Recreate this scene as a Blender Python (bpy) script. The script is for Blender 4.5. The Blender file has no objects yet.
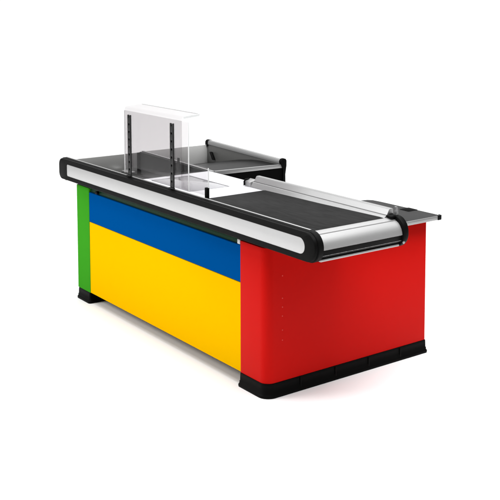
import bpy, bmesh, math, random
from mathutils import Vector
random.seed(4)
SC = bpy.context.scene
COL = SC.collection

# ------------------------------------------------------------------ materials
def nodes(name):
    m = bpy.data.materials.new(name); m.use_nodes = True
    nt = m.node_tree
    return m, nt, nt.nodes['Principled BSDF']

def noise_bump(nt, b, scale, strength, dist=.001, stretch=None):
    tc = nt.nodes.new('ShaderNodeTexCoord')
    n = nt.nodes.new('ShaderNodeTexNoise'); n.inputs['Scale'].default_value = scale
    n.inputs['Detail'].default_value = 3
    if stretch:
        mp = nt.nodes.new('ShaderNodeMapping'); mp.inputs['Scale'].default_value = stretch
        nt.links.new(tc.outputs['Object'], mp.inputs['Vector']); nt.links.new(mp.outputs[0], n.inputs['Vector'])
    else:
        nt.links.new(tc.outputs['Object'], n.inputs['Vector'])
    bp = nt.nodes.new('ShaderNodeBump'); bp.inputs['Strength'].default_value = strength
    bp.inputs['Distance'].default_value = dist
    nt.links.new(n.outputs['Fac'], bp.inputs['Height'])
    nt.links.new(bp.outputs['Normal'], b.inputs['Normal'])
    return n

def vary(nt, b, n, col, amt):
    r = nt.nodes.new('ShaderNodeValToRGB')
    r.color_ramp.elements[0].position = .3; r.color_ramp.elements[1].position = .7
    r.color_ramp.elements[0].color = tuple(c*(1-amt) for c in col)+(1,)
    r.color_ramp.elements[1].color = tuple(min(1, c*(1+amt)) for c in col)+(1,)
    nt.links.new(n.outputs['Fac'], r.inputs['Fac']); nt.links.new(r.outputs['Color'], b.inputs['Base Color'])

def mat(name, col, rough=.5, metal=0, coat=0, spec=.5, bump=None, stretch=None, amt=.04):
    m, nt, b = nodes(name)
    b.inputs['Base Color'].default_value = tuple(col)+(1,)
    b.inputs['Roughness'].default_value = rough; b.inputs['Metallic'].default_value = metal
    b.inputs['Coat Weight'].default_value = coat; b.inputs['Coat Roughness'].default_value = .12
    b.inputs['Specular IOR Level'].default_value = spec
    if bump:
        n = noise_bump(nt, b, bump[0], bump[1], stretch=stretch)
        vary(nt, b, n, col, amt)
    return m

def plexi_mat(name, tint, refl):
    m, nt, b = nodes(name)
    nt.nodes.remove(b)
    out = nt.nodes['Material Output']
    tr = nt.nodes.new('ShaderNodeBsdfTransparent'); tr.inputs['Color'].default_value = tuple(tint)+(1,)
    gl = nt.nodes.new('ShaderNodeBsdfGlossy'); gl.inputs['Roughness'].default_value = .04
    df = nt.nodes.new('ShaderNodeBsdfDiffuse'); df.inputs['Color'].default_value = (.8, .8, .8, 1)
    fr = nt.nodes.new('ShaderNodeFresnel'); fr.inputs['IOR'].default_value = 1.45
    mu = nt.nodes.new('ShaderNodeMath'); mu.operation = 'MULTIPLY'; mu.inputs[1].default_value = refl
    mx = nt.nodes.new('ShaderNodeMixShader'); mx2 = nt.nodes.new('ShaderNodeMixShader')
    mx2.inputs['Fac'].default_value = .006                       # pale haze painted in, lightening what shows through the acrylic
    ge = nt.nodes.new('ShaderNodeNewGeometry'); iv = nt.nodes.new('ShaderNodeMath'); iv.operation = 'SUBTRACT'
    iv.inputs[0].default_value = 1; nt.links.new(ge.outputs['Backfacing'], iv.inputs[1])
    m2 = nt.nodes.new('ShaderNodeMath'); m2.operation = 'MULTIPLY'
    nt.links.new(fr.outputs[0], m2.inputs[0]); nt.links.new(iv.outputs[0], m2.inputs[1])
    nt.links.new(m2.outputs[0], mu.inputs[0]); nt.links.new(mu.outputs[0], mx.inputs['Fac'])
    nt.links.new(tr.outputs[0], mx2.inputs[1]); nt.links.new(df.outputs[0], mx2.inputs[2])
    nt.links.new(mx2.outputs[0], mx.inputs[1]); nt.links.new(gl.outputs[0], mx.inputs[2])
    nt.links.new(mx.outputs[0], out.inputs['Surface'])
    return m

M = {
 'red':    mat('red powder coat', (.52, .006, .004), .42, spec=.03, bump=(900, .05)),
 'yellow': mat('yellow laminate', (.79, .43, .0002), .55, spec=.0, bump=(700, .04)),
 'blue':   mat('blue laminate', (.0001, .064, .25), .55, spec=.0, bump=(700, .04)),
 'green':  mat('green laminate', (.04, .28, .016), .55, spec=.0, bump=(700, .04)),
 'darkgreen': mat('dark green reflection', (.004, .03, .012), .5, spec=.1),  # colour stands in for a reflection in the recess under the bumper
 'black':  mat('black plastic', (.003, .003, .003), .48, spec=.05, bump=(500, .15)),
 'rubber': mat('black rubber plinth', (.002, .002, .002), .5, spec=.06, bump=(400, .2)),
 'matt':   mat('black inner panel', (.002, .002, .002), .7, spec=.03),
 'alu':    mat('brushed aluminium', (.36, .36, .36), .44, metal=.8, bump=(60, .06), stretch=(1, 40, 40)),
 'alusat': mat('satin aluminium inset', (.51, .51, .51), .45, metal=.5, bump=(60, .05), stretch=(1, 40, 40)),
 'alunose': mat('satin aluminium nose', (.36, .36, .36), .48, metal=.6, bump=(60, .05), stretch=(40, 1, 40)),
 'steel':  mat('white enamelled steel', (.52, .52, .54), .35, spec=.3),
 'belt':   mat('dark belt', (.0145, .0145, .0145), 0.62, spec=.025, bump=(9, .03), amt=.3, stretch=(1, 6, 1)),
 'chute':  mat('dark glossy laminate', (.007, .007, .007), .32, spec=.02, bump=(40, .02)),
 'chutewall': mat('grey satin steel', (.45, .45, .44), .33, metal=.6, bump=(60, .05), stretch=(40, 1, 40)),
 'wingwall': mat('pale grey steel', (.72, .72, .71), .35, metal=.4, bump=(60, .05), stretch=(40, 1, 40)),
 'backwall': mat('grey painted steel', (.10, .10, .097), .4, metal=.3, bump=(60, .05)),
 'divider': mat('charcoal painted divider', (.006, .006, .006), .45, spec=.15, bump=(300, .08)),
 'shelf':  mat('charcoal shelf laminate', (.035, .035, .035), .6, spec=.04, bump=(500, .25), amt=.12),
 'scan':   mat('grey scanner glass', (.27, .27, .285), .12, spec=.4),
 'backing': mat('grey slot backing', (.16, .16, .16), .5, spec=.3, bump=(80, .1), amt=.5),
 'upright': mat('dark grey steel upright', (.013, .013, .013), .45, spec=.3, bump=(300, .1)),
 'white':  mat('white plastic clip', (.55, .55, .55), .4),
 'plexi':  plexi_mat('clear acrylic', (.872, .863, .867), .6),
 'edge':   mat('frosted acrylic edge', (.70, .71, .71), .3),
 'screwred': mat('red screw cap', (.62, .020, .014), .4),
}

# ------------------------------------------------------------------ mesh helpers
ROOT = None
def link(name, bm, m, parent=None, smooth=True, ang=32):
    bmesh.ops.remove_doubles(bm, verts=bm.verts, dist=1e-6)
    bmesh.ops.recalc_face_normals(bm, faces=bm.faces)
    lo = Vector([min(v.co[i] for v in bm.verts) for i in range(3)])
    hi = Vector([max(v.co[i] for v in bm.verts) for i in range(3)])
    c = (lo+hi)/2
    for v in bm.verts: v.co -= c
    for f in bm.faces: f.smooth = smooth
    for e in bm.edges:
        if len(e.link_faces) == 2: e.smooth = e.calc_face_angle(0) < math.radians(ang)
    me = bpy.data.meshes.new(name); bm.to_mesh(me); bm.free()
    me.materials.append(M[m] if isinstance(m, str) else m)
    o = bpy.data.objects.new(name, me); COL.objects.link(o)
    p = parent if parent is not None else ROOT
    if p is None: o.location = c
    else:
        o.parent = p; o.location = c-wloc(p)
    return o
def wloc(o):
    v = Vector(o.location)
    while o.parent: o = o.parent; v += o.location
    return v

def bev(bm, geom_edges, w, seg=2):
    if w > 0: bmesh.ops.bevel(bm, geom=geom_edges, offset=w, segments=seg, profile=.5, affect='EDGES', clamp_overlap=True)

def box(bm, x0, x1, y0, y1, z0, z1, w=.003, seg=2):
    t = bmesh.new()
    bmesh.ops.create_cube(t, size=1)
    for v in t.verts:
        v.co = Vector((x0 if v.co.x < 0 else x1, y0 if v.co.y < 0 else y1, z0 if v.co.z < 0 else z1))
    bev(t, list(t.edges), w, seg)
    merge(bm, t); return bm
def merge(bm, t):
    me = bpy.data.meshes.new('t'); t.to_mesh(me); t.free(); bm.from_mesh(me); bpy.data.meshes.remove(me)

def hexa(bm, p8, w=.002, seg=2):
    """eight corners: bottom ring then top ring"""
    t = bmesh.new(); v = [t.verts.new(p) for p in p8]
    for q in ((3,2,1,0),(4,5,6,7),(0,1,5,4),(1,2,6,5),(2,3,7,6),(3,0,4,7)): t.faces.new([v[i] for i in q])
    bmesh.ops.recalc_face_normals(t, faces=t.faces)
    bev(t, list(t.edges), w, seg); merge(bm, t); return bm

def prism(bm, pts, axis, a, b, w=0, seg=2):
    """polygon pts (in the two other axes) extruded from a to b along axis"""
    def P(p, t):
        return {'x': (t, p[0], p[1]), 'y': (p[0], t, p[1]), 'z': (p[0], p[1], t)}[axis]
    t = bmesh.new()
    A = [t.verts.new(P(p, a)) for p in pts]; B = [t.verts.new(P(p, b)) for p in pts]
    fa = t.faces.new(A); fb = t.faces.new(B[::-1]); n = len(pts)
    for i in range(n): t.faces.new((A[i], B[i], B[(i+1) % n], A[(i+1) % n]))
    bmesh.ops.recalc_face_normals(t, faces=t.faces)
    if w: bev(t, list(set(fa.edges) | set(fb.edges)), w, seg)
    merge(bm, t); return bm

def rrect(x0, x1, y0, y1, r, n=10):
    """rounded rectangle outline; r = (x0y0, x1y0, x1y1, x0y1)"""
    if not hasattr(r, '__len__'): r = (r,)*4
    out = []
    for (cx, cy, a0, rr) in ((x0+r[0], y0+r[0], 180, r[0]), (x1-r[1], y0+r[1], 270, r[1]),
                             (x1-r[2], y1-r[2], 0, r[2]), (x0+r[3], y1-r[3], 90, r[3])):
        for k in range(n+1):
            t = math.radians(a0+90*k/n)
            out.append((cx+rr*math.cos(t), cy+rr*math.sin(t)))
        if rr == 0: out[-(n+1):] = [out[-1]]
    return out

def ring(bm, outer, inner, axis, a, b, w=0):
    """frame between two outlines with the same number of points"""
    def P(p, t): return {'x': (t, p[0], p[1]), 'y': (p[0], t, p[1]), 'z': (p[0], p[1], t)}[axis]
    t = bmesh.new(); n = len(outer)
    V = [[t.verts.new(P(p, k)) for p in o] for k in (a, b) for o in (outer, inner)]
    oa, ia, ob, ib = V
    for i in range(n):
        j = (i+1) % n
        t.faces.new((oa[i], oa[j], ia[j], ia[i])); t.faces.new((ob[i], ib[i], ib[j], ob[j]))
        t.faces.new((oa[i], ob[i], ob[j], oa[j])); t.faces.new((ia[i], ia[j], ib[j], ib[i]))
    bmesh.ops.recalc_face_normals(t, faces=t.faces)
    if w:
        es = [e for e in t.edges if (e.verts[0] in oa and e.verts[1] in oa)]
        bev(t, es, w, 3)
    merge(bm, t); return bm
N = bmesh.new

# ------------------------------------------------------------------ setting: the white studio floor
# one seamless sheet of white studio paper: flat floor, then a long soft curve rising behind the counter
bm = N()
D_ = Vector((-.803, .596, 0)); S_ = Vector((.596, .803, 0)); C_ = Vector((-.8, .6, 0))
prof = [(-14, 0), (4.5, 0)]+[(4.5+3*math.sin(math.radians(a)), 3-3*math.cos(math.radians(a))) for a in range(6, 91, 6)]+[(7.5, 9)]
rowA = [bm.verts.new(C_+D_*d-S_*14+Vector((0, 0, z))) for d, z in prof]
rowB = [bm.verts.new(C_+D_*d+S_*14+Vector((0, 0, z))) for d, z in prof]
for i in range(len(prof)-1): bm.faces.new((rowA[i], rowB[i], rowB[i+1], rowA[i+1]))
fl, nt, b = nodes('white studio floor')
b.inputs['Base Color'].default_value = (.9, .9, .9, 1); b.inputs['Roughness'].default_value = .75
b.inputs['Specular IOR Level'].default_value = .2
noise_bump(nt, b, 3, .02)
floor = link('floor', bm, fl); floor['kind'] = 'structure'

# ------------------------------------------------------------------ the checkout counter
ROOT = bpy.data.objects.new('checkout_counter', None); COL.objects.link(ROOT)
ROOT.location = (-.85, .56, 0)
ROOT['label'] = 'supermarket checkout counter with red, yellow, blue and green panels, conveyor belt and clear acrylic screen'
ROOT['category'] = 'checkout counter'

# --- carcass
# green left support
bm = N(); box(bm, -1.928, -1.747, 0, 1.14, .075, .785, .002)
link('side_panel', bm, 'green')['label'] = 'green left panel'
# red right end panel, wrapped round a rounded front corner
bm = N(); prism(bm, rrect(.0, .226, .0, 1.144, (.001, .052, .006, .001), 10), 'z', .075, .783, .002)
red = link('end_panel', bm, 'red'); red['label'] = 'red right end panel with rounded corner'
for zz in (.63, .513, .466, .419, .345, .292):
    bm = N(); bmesh.ops.create_uvsphere(bm, u_segments=12, v_segments=8, radius=.0036)
    for v in bm.verts: v.co = Vector((v.co.x*.35+.2262, v.co.y+.104, v.co.z+zz))
    link('screw_cap', bm, 'screwred', red)
# yellow and blue front boards
bm = N(); box(bm, -1.7455, -.0015, .002, .03, .077, .5575, .0015)
link('front_panel', bm, 'yellow')['label'] = 'large yellow front panel'
bm = N(); box(bm, -1.7455, -.0015, .002, .03, .5605, .757, .0015)
link('front_panel', bm, 'blue')['label'] = 'narrow blue front panel'
# strip above the blue board with a green reflection painted in, lock and clip
bm = N(); box(bm, -1.745, -.002, .012, .05, .7585, .788, .001)
rl = link('reflection_strip', bm, 'darkgreen')
bm = N(); box(bm, -.034, -.010, .004, .0115, .760, .785, .002)
link('clip', bm, 'white', rl)
bm = N(); prism(bm, [(-1.635+.018*math.cos(t*math.pi/8), .772+.010*math.sin(t*math.pi/8)) for t in range(16)], 'y', -.004, .0115, .002)
link('lock', bm, 'black', rl)
# inner body that closes the space behind the boards
bm = N()
box(bm, -1.745, -.002, .0505, .54, .10, .757, .002)
box(bm, -1.130, -.002, .0505, .54, .7575, .828, .002)
link('inner_cabinet', bm, 'matt')
# plinths
def plinth(name, x0, x1, y0, y1, r, ribs):
    bm = N()
    prof = [(0, .012), (.010, .014), (.016, .0115), (.020, .0075), (.030, .0075), (.034, .004), (.060, .003), (.072, .002), (.0745, .0005)]
    rows = []
    for (z, o) in prof:
        rows.append([bm.verts.new((p[0], p[1], z)) for p in rrect(x0-o, x1+o, y0-o, y1+o, tuple(max(.004, q+o) for q in r), 8)])
    n = len(rows[0])
    for a, b in zip(rows, rows[1:]):
        for i in range(n): bm.faces.new((a[i], a[(i+1) % n], b[(i+1) % n], b[i]))
    bm.faces.new(rows[0][::-1]); bm.faces.new(rows[-1])
    o = link(name, bm, 'rubber', ang=50)
    for yy in ribs:
        b2 = N(); box(b2, x1+.001, x1+.0085, yy-.005, yy+.005, .012, .07, .002)
        link('plinth_rib', b2, 'rubber', o)
    return o
plinth('plinth', -1.922, -1.759, .003, 1.13, (.004,)*4, ())
plinth('plinth', .0, .227, -.001, 1.146, (.004, .05, .006, .004), (.22, .46, .70, .94))

# --- counter body that carries belt, scanner and chutes
bm = N()
box(bm, -1.135, .598, -.0115, .455, .8295, .905, .002)
box(bm, -1.135, -.50, .4555, .555, .8295, .915, .002)
link('top_frame', bm, 'matt')
# right nose of the conveyor: aluminium cover over the drive drum
nose = [(.575, .936), (.596, .948), (.604, .9495), (.622, .9475), (.640, .9425), (.642, .9375), (.6455, .9395), (.662, .931), (.674, .919), (.683, .905), (.6885, .890), (.691, .8765), (.685, .8725), (.575, .8725)]
bm = N(); prism(bm, nose, 'y', -.0195, .4955, .0005, 1)
link('nose_cover', bm, 'alunose')
bm = N(); prism(bm, [(.602, .829), (.662, .829), (.676, .838), (.684, .852), (.687, .8715), (.602, .8715)], 'y', -.0195, .4955, .001)
drum = link('drive_housing', bm, 'black')
bm = N(); box(bm, .630, .6838, -.0185, .4945, .8450, .8480, .001); 
for v in bm.verts: v.co.x += 0
link('housing_strip', bm, 'backing', drum)
bm = N(); box(bm, .26, .670, -.0125, .4945, .8150, .8280, .003)
link('underside_tray', bm, 'alu')
# belt
bm = N(); 
prism(bm, [(-.408, .906), (.57, .906), (.594, .944), (.59, .9475), (.56, .949), (.10, .938), (-.40, .931), (-.4085, .926)], 'y', -.018, .462, .001)
link('conveyor_belt', bm, 'belt')
bm = N(); box(bm, -.4165, -.4095, -.0105, .50, .915, .9285, .001)
link('belt_edge_strip', bm, 'black')
# scanner plate with a window
bm = N()
O = rrect(-1.150, -.4175, -.0105, .562, .004, 3); I = rrect(-1.090, -.642, .095, .376, .004, 3)
ring(bm, O, I, 'z', .9055, .926, .0015)
sp = link('scanner_plate', bm, 'steel')
bm = N(); prism(bm, rrect(-1.0825, -.6495, .1025, .3685, .003, 3), 'z', .9055, .9255, .001)
link('scanner_window', bm, 'scan', sp)
bm = N(); ring(bm, rrect(-1.0895, -.6425, .0955, .3755, .004, 3), rrect(-1.082, -.650, .103, .368, .003, 3), 'z', .9056, .924)
link('window_gasket', bm, 'black', sp)

# --- front bumper rail: black rounded frame with an aluminium inset
def stad(x0, x1, z0, z1, rl, rr): return rrect(x0, x1, z0, z1, (rl, rr, rr, rl), 14)
bm = N()
rows = [(-.0135, 0), (-.040, 0), (-.0435, .003), (-.0440, .0065), (-.054, .0085), (-.0585, .0115), (-.060, .016)]
rings = []
for (yy, ins) in rows:
    rings.append([bm.verts.new((p[0], yy, p[1])) for p in stad(-2.083+ins*.9, .694-ins*1.0, .8085+ins*.55, .9585-ins*.45, .052-ins*.5, .072-ins*.4)])
n = len(rings[0])
inn = [bm.verts.new((p[0], -.060, p[1])) for p in stad(-1.9525, .6085, .8425, .9233, .012, .0402)]
inb = [bm.verts.new((p[0], -.050, p[1])) for p in stad(-1.9525, .6085, .8425, .9233, .012, .0402)]
seq = rings+[inn, inb]
for a, b in zip(seq, seq[1:]):
    for i in range(n): bm.faces.new((a[i], a[(i+1) % n], b[(i+1) % n], b[i]))
bm.faces.new(rings[0][::-1]); bm.faces.new(inb)
rail = link('bumper_rail', bm, 'black', ang=25)
bm = N(); prism(bm, stad(-1.9515, .6075, .8435, .9223, .0115, .0394), 'y', -.0585, -.0505, .0015)
link('inset_strip', bm, 'alusat', rail)
bm = N(); box(bm, -2.02, .612, -.031, -.0205, .9588, .9625, .0010)
link('trim_strip', bm, 'alu', rail)
bm = N(); prism(bm, stad(-1.98, .60, .826, .942, .03, .05), 'y', -.0129, -.0121); 
link('backing_plate', bm, 'matt', rail)

# --- front chute that slopes down to the left, with its end wall and the divider behind it
XL, XR = -2.072, -1.1515
bm = N(); hexa(bm, [(XL, -.011, .793), (XR, -.011, .900), (XR, .568, .900), (XL, .568, .793),
                    (XL, -.011, .800), (XR, -.011, .922), (XR, .568, .922), (XL, .568, .800)], .0005, 1)
link('chute', bm, 'chute')['label'] = 'dark front packing chute sloping to the left'
bm = N(); box(bm, -2.0835, XL-.0005, -.0118, .548, .789, .929, .002)
ew = link('chute_end_wall', bm, 'chutewall')
bm = N(); box(bm, -2.0835, XL+.006, .5485, .5995, .775, .9285, .002)
link('corner_post', bm, 'black', ew)
bm = N(); hexa(bm, [(XL, .5685, .775), (-1.158, .5685, .775), (-1.158, .600, .775), (XL, .600, .775),
                    (XL, .5685, .934), (-1.158, .5685, .917), (-1.158, .600, .917), (XL, .600, .934)], .002)
dv = link('divider_wall', bm, 'divider')
bm = N(); hexa(bm, [(XL-.005, .588, .9346), (-1.150, .588, .9176), (-1.150, .606, .9176), (XL-.005, .606, .9346),
                    (XL-.005, .588, .9386), (-1.150, .588, .9216), (-1.150, .606, .9216), (XL-.005, .606, .9386)], .001)
link('divider_trim', bm, 'alu', dv)
bm = N(); box(bm, -1.542, -1.518, .560, .568, .875, .962, .003)
link('stop_bracket', bm, 'black', dv)
# roller bracket lying in the low corner of the chute
bm = N(); box(bm, -2.04, -1.93, .40, .455, .806, .822, .004)
link('chute_stop', bm, 'alu')

# --- rear wing: second chute with black skirt, end wall and raised back rail
bm = N()
top = [(XL, .800), (-1.86, .838), (-1.66, .878), (-1.50, .900), (-1.38, .9085), (-1.165, .9085)]
t = bmesh.new(); ra = []; rb = []
for x, z in top: ra.append(t.verts.new((x, .6065, z))); rb.append(t.verts.new((x, 1.150, z-.004)))
ua = [t.verts.new((x, .6065, z-.012)) for x, z in top]; ub = [t.verts.new((x, 1.150, z-.016)) for x, z in top]
for i in range(len(top)-1):
    t.faces.new((ra[i], ra[i+1], rb[i+1], rb[i])); t.faces.new((ua[i], ub[i], ub[i+1], ua[i+1]))
    t.faces.new((ra[i], ua[i], ua[i+1], ra[i+1])); t.faces.new((rb[i], rb[i+1], ub[i+1], ub[i]))
for i in (0, -1): t.faces.new((ra[i], rb[i], ub[i], ua[i]))
merge(bm, t)
link('chute', bm, 'chute')['label'] = 'dark rear wing chute with raised back rail'
bm = N(); box(bm, -2.0835, XL-.0005, .6003, 1.166, .789, .934, .002)
link('chute_end_wall', bm, 'wingwall')
bm = N(); box(bm, -1.1645, -1.150, .6065, 1.166, .60, .893, .002)
box(bm, -1.90, -1.167, .6065, 1.13, .12, .78, .002)
link('wing_skirt', bm, 'matt')
bm = N(); hexa(bm, [(-1.1645, .6065, .8935), (-1.147, .6065, .8935), (-1.147, 1.158, .8850), (-1.1645, 1.158, .8850),
                    (-1.1645, .6065, .9205), (-1.147, .6065, .9205), (-1.147, 1.158, .9085), (-1.1645, 1.158, .9085)], .0015)
link('wing_edge_strip', bm, 'alu')
# back wall + rail
bm = N(); hexa(bm, [(XL, 1.1505, .775), (-1.151, 1.1505, .775), (-1.151, 1.166, .775), (XL, 1.166, .775),
                    (XL, 1.1505, .938), (-1.151, 1.1505, .915), (-1.151, 1.166, .915), (XL, 1.166, .938)], .001)
link('back_wall', bm, 'backwall')
bm = N()
pr = [(1.146, .0), (1.146, .016), (1.152, .027), (1.165, .0305), (1.178, .027), (1.184, .016), (1.184, -.03), (1.1675, -.03), (1.1675, 0)]
L = [bm.verts.new((-2.055, p[0], .9395+p[1])) for p in pr]; Rr = [bm.verts.new((-1.165, p[0], .9135+p[1])) for p in pr]
bm.faces.new(L); bm.faces.new(Rr[::-1])
for i in range(len(pr)): bm.faces.new((L[i], L[(i+1) % len(pr)], Rr[(i+1) % len(pr)], Rr[i]))
wr = link('back_rail', bm, 'alu')
bm = N(); prism(bm, [(1.142, .925), (1.142, .957), (1.150, .969), (1.165, .9735), (1.181, .969), (1.188, .957), (1.188, .90), (1.168, .90), (1.168, .925)], 'x', -2.088, -2.0555, .003)
link('rail_end_cap', bm, 'black', wr)
bm = N(); prism(bm, [(1.1585, .62), (1.1585, .88), (1.140, .925), (1.142, .936), (1.150, .947), (1.166, .951), (1.183, .946), (1.190, .934), (1.190, .90), (1.180, .84), (1.184, .62)], 'x', -1.1645, -1.140, .003)
link('rail_end_cap', bm, 'black', wr)
# small locking lever standing against the rear wall of the wing
bm = N(); hexa(bm, [(-1.975, 1.128, .832), (-1.955, 1.128, .832), (-1.955, 1.149, .832), (-1.975, 1.149, .832),
                    (-2.012, 1.128, .889), (-1.992, 1.128, .889), (-1.992, 1.149, .889), (-2.012, 1.149, .889)], .004)
link('locking_lever', bm, 'black')

# --- guard rail on the far side of the belt
bm = N()
g = [(.4575, .924), (.4585, .931), (.4730, .9550), (.4785, .9570), (.4800, .9515), (.4835, .9515), (.4845, .9600), (.4985, .9860), (.5030, .9895), (.522, .9895), (.528, .985), (.528, .905), (.4575, .905)]
prism(bm, g, 'x', -.545, .590, .001, 1)
gr = link('guard_rail', bm, 'alu', ang=20)
bm = N(); prism(bm, [(.458, .924), (.456, .952), (.460, .958), (.482, .9625), (.496, .969), (.500, .905), (.458, .905)], 'x', -.602, -.5455, .004)
link('rail_coupling', bm, 'alu', gr)
bm = N(); prism(bm, [(.450, .930), (.450, .955), (.462, .968), (.487, .969), (.487, .93)], 'x', -.6085, -.6005, .002)
link('rail_end_cap', bm, 'black', gr)
# far end cap of the conveyor
bm = N()
prism(bm, rrect(.45, .702, .806, .964, (.01, .074, .076, .01), 14), 'y', .496, .529, .005)
cap = link('conveyor_end_cap', bm, 'black')
bm = N(); box(bm, .597, .640, .468, .4955, .9505, .964, .005, 3)
link('cap_hook', bm, 'black', cap)
bm = N(); bmesh.ops.create_uvsphere(bm, u_segments=16, v_segments=10, radius=.008)
for v in bm.verts: v.co = Vector((v.co.x*.5+.690, v.co.y+.505, v.co.z+.838))
link('cap_bolt', bm, 'alu', cap)
bm = N(); prism(bm, [(.610, .960), (.634, .958), (.634, .985), (.629, 1.004), (.618, 1.006), (.610, .998)], 'y', .508, .522, .003)
link('rail_stop', bm, 'backing', cap)

# --- cashier side shelf
bm = N()
pl = [(.283, .60), (.283, 1.187), (.272, 1.2), (-.20, 1.185), (-.262, 1.178), (-.288, 1.155), (-.30, 1.11), (-.30, .60)]
prism(bm, pl, 'z', .7865, .8075, .002)
sh = link('side_shelf', bm, 'shelf')
bm = N(); box(bm, .2835, .2905, .60, 1.168, .7855, .8085, .0015)
link('edge_strip', bm, 'alu', sh)
bm = N(); prism(bm, [(.2838, 1.1685), (.2925, 1.1685), (.2925, 1.192), (.284, 1.2045), (.262, 1.2045), (.262, 1.2015), (.276, 1.2012), (.2838, 1.188)], 'z', .784, .810, .002)
link('corner_cap', bm, 'black', sh)
bm = N(); prism(bm, rrect(.028, .106, 1.118, 1.196, .008, 4), 'z', .8076, .8095, .0008)
link('cable_grommet', bm, 'matt', sh)
# rear sheet below the shelf closes the red end
bm = N(); box(bm, -.28, -.001, .545, 1.13, .12, .7855, .002)
link('cash_cabinet', bm, 'matt')

# --- clear acrylic screen on slotted uprights
screen = N(); box(screen, -1.247, -.503, .000, .005, .964, 1.3525, .0008, 1)
scr = link('acrylic_screen', screen, 'plexi', smooth=False)
def edge(x0, x1, y0, y1, z0, z1): 
    bm = N(); box(bm, x0, x1, y0, y1, z0, z1, .0004, 1); return link('screen_edge', bm, 'edge', scr)
edge(-1.2475, -1.244, -.0002, .0052, .964, 1.3525); edge(-.506, -.5025, -.0002, .0052, .964, 1.3525)
bm = N()
# upper sheet, folded back at the top into a shelf
prof = [(-.0215, 1.02), (-.0265, 1.02), (-.0265, 1.368), (-.022, 1.3775), (-.012, 1.383), (.095, 1.392), (.095, 1.387), (-.011, 1.378), (-.018, 1.3735), (-.0215, 1.366)]
t = bmesh.new()
A = [t.verts.new((-1.19, p[0], p[1])) for p in prof]; B = [t.verts.new((-.535, p[0], p[1])) for p in prof]
t.faces.new(A); t.faces.new(B[::-1])
for i in range(len(prof)): t.faces.new((A[i], B[i], B[(i+1) % len(prof)], A[(i+1) % len(prof)]))
merge(bm, t)
link('folded_shelf', bm, 'plexi', scr, smooth=False)
bm = N(); box(bm, -.5352, -.532, -.012, .095, 1.3785, 1.3922, .0004, 1)
for v in bm.verts: v.co.z += (v.co.y-.095)*.085
link('screen_edge', bm, 'edge', scr)
bm = N(); box(bm, -1.19, -.5353, .0952, .098, 1.387, 1.392, .0004, 1); link('screen_edge', bm, 'edge', scr)
for x0 in (-1.139, -.643):
    bm = N(); w = .036
    box(bm, x0, x0+.010, -.036, -.0275, .964, 1.3375, .001); box(bm, x0+w-.009, x0+w, -.036, -.0275, .964, 1.3375, .001)
    z = .964; 
    while z < 1.325:
        box(bm, x0+.0101, x0+w-.0091, -.0355, -.028, z, min(z+.034, 1.337), .001); z += .046
    box(bm, x0-.006, x0+w+.006, -.044, -.0275, .9634, .969, .002)
    link('slotted_upright', bm, 'upright', scr)
    bm = N(); box(bm, x0+.008, x0+w-.007, -.0274, -.0269, .972, 1.333, 0)
    link('slot_backing', bm, 'backing', scr)
# low glass wing beside the screen and its clip
bm = N(); box(bm, -.60, -.323, .012, .017, .962, 1.118, .0008, 1)
gw = link('low_glass_panel', bm, 'plexi', smooth=False)
bm = N(); box(bm, -.3235, -.3205, .0115, .0175, .962, 1.118, .0004, 1); link('panel_edge', bm, 'edge', gw)
bm = N(); box(bm, -.343, -.3195, .002, .020, .927, 1.010, .003)
link('glass_clamp', bm, 'black', gw)

# ------------------------------------------------------------------ light
w = bpy.data.worlds.new('World'); SC.world = w; w.use_nodes = True
bg = w.node_tree.nodes['Background']; bg.inputs['Color'].default_value = (1, 1, 1, 1); bg.inputs['Strength'].default_value = .09
def area(name, loc, target, sx, sy, power, col=(1, 1, 1)):
    l = bpy.data.lights.new(name, 'AREA'); l.shape = 'RECTANGLE'; l.size = sx; l.size_y = sy; l.energy = power; l.color = col
    o = bpy.data.objects.new(name, l); COL.objects.link(o); o.location = loc
    o.rotation_euler = (Vector(target)-Vector(loc)).to_track_quat('-Z', 'Y').to_euler()
    return o
area('softbox_overhead', (.7, .8, 5.5), (.7, .8, 0), 8, 8, 600)
area('softbox_front', (-3.5, -5.2, 4.2), (-.8, -.2, .3), 3.2, 2.5, 320)
area('softbox_right', (2.4, .2, 5.4), (1.4, .3, 0), 3, 3, 200)
area('softbox_backdrop', (-4.0, 3.0, 6.0), (-6.2, 4.6, .8), 8, 3, 210)

# ------------------------------------------------------------------ camera
cam = bpy.data.cameras.new('camera'); co = bpy.data.objects.new('camera', cam); COL.objects.link(co)
yaw, pitch = .9318, .0901
co.location = (4.1446, -2.9102, 2.0517)
f = Vector((-math.sin(yaw)*math.cos(pitch), math.cos(yaw)*math.cos(pitch), -math.sin(pitch)))
co.rotation_euler = f.to_track_quat('-Z', 'Y').to_euler()
cam.sensor_width = 36; cam.lens = 988.48/500*36
cam.shift_x = -(266.34-250)/500; cam.shift_y = -(250-85.66)/500
cam.clip_end = 500
SC.camera = co
SC.view_settings.view_transform = 'Standard'; SC.view_settings.look = 'None'
SC.view_settings.exposure = 0; SC.view_settings.gamma = 1
SC.render.film_transparent = False
SC.cycles.transparent_max_bounces = 24
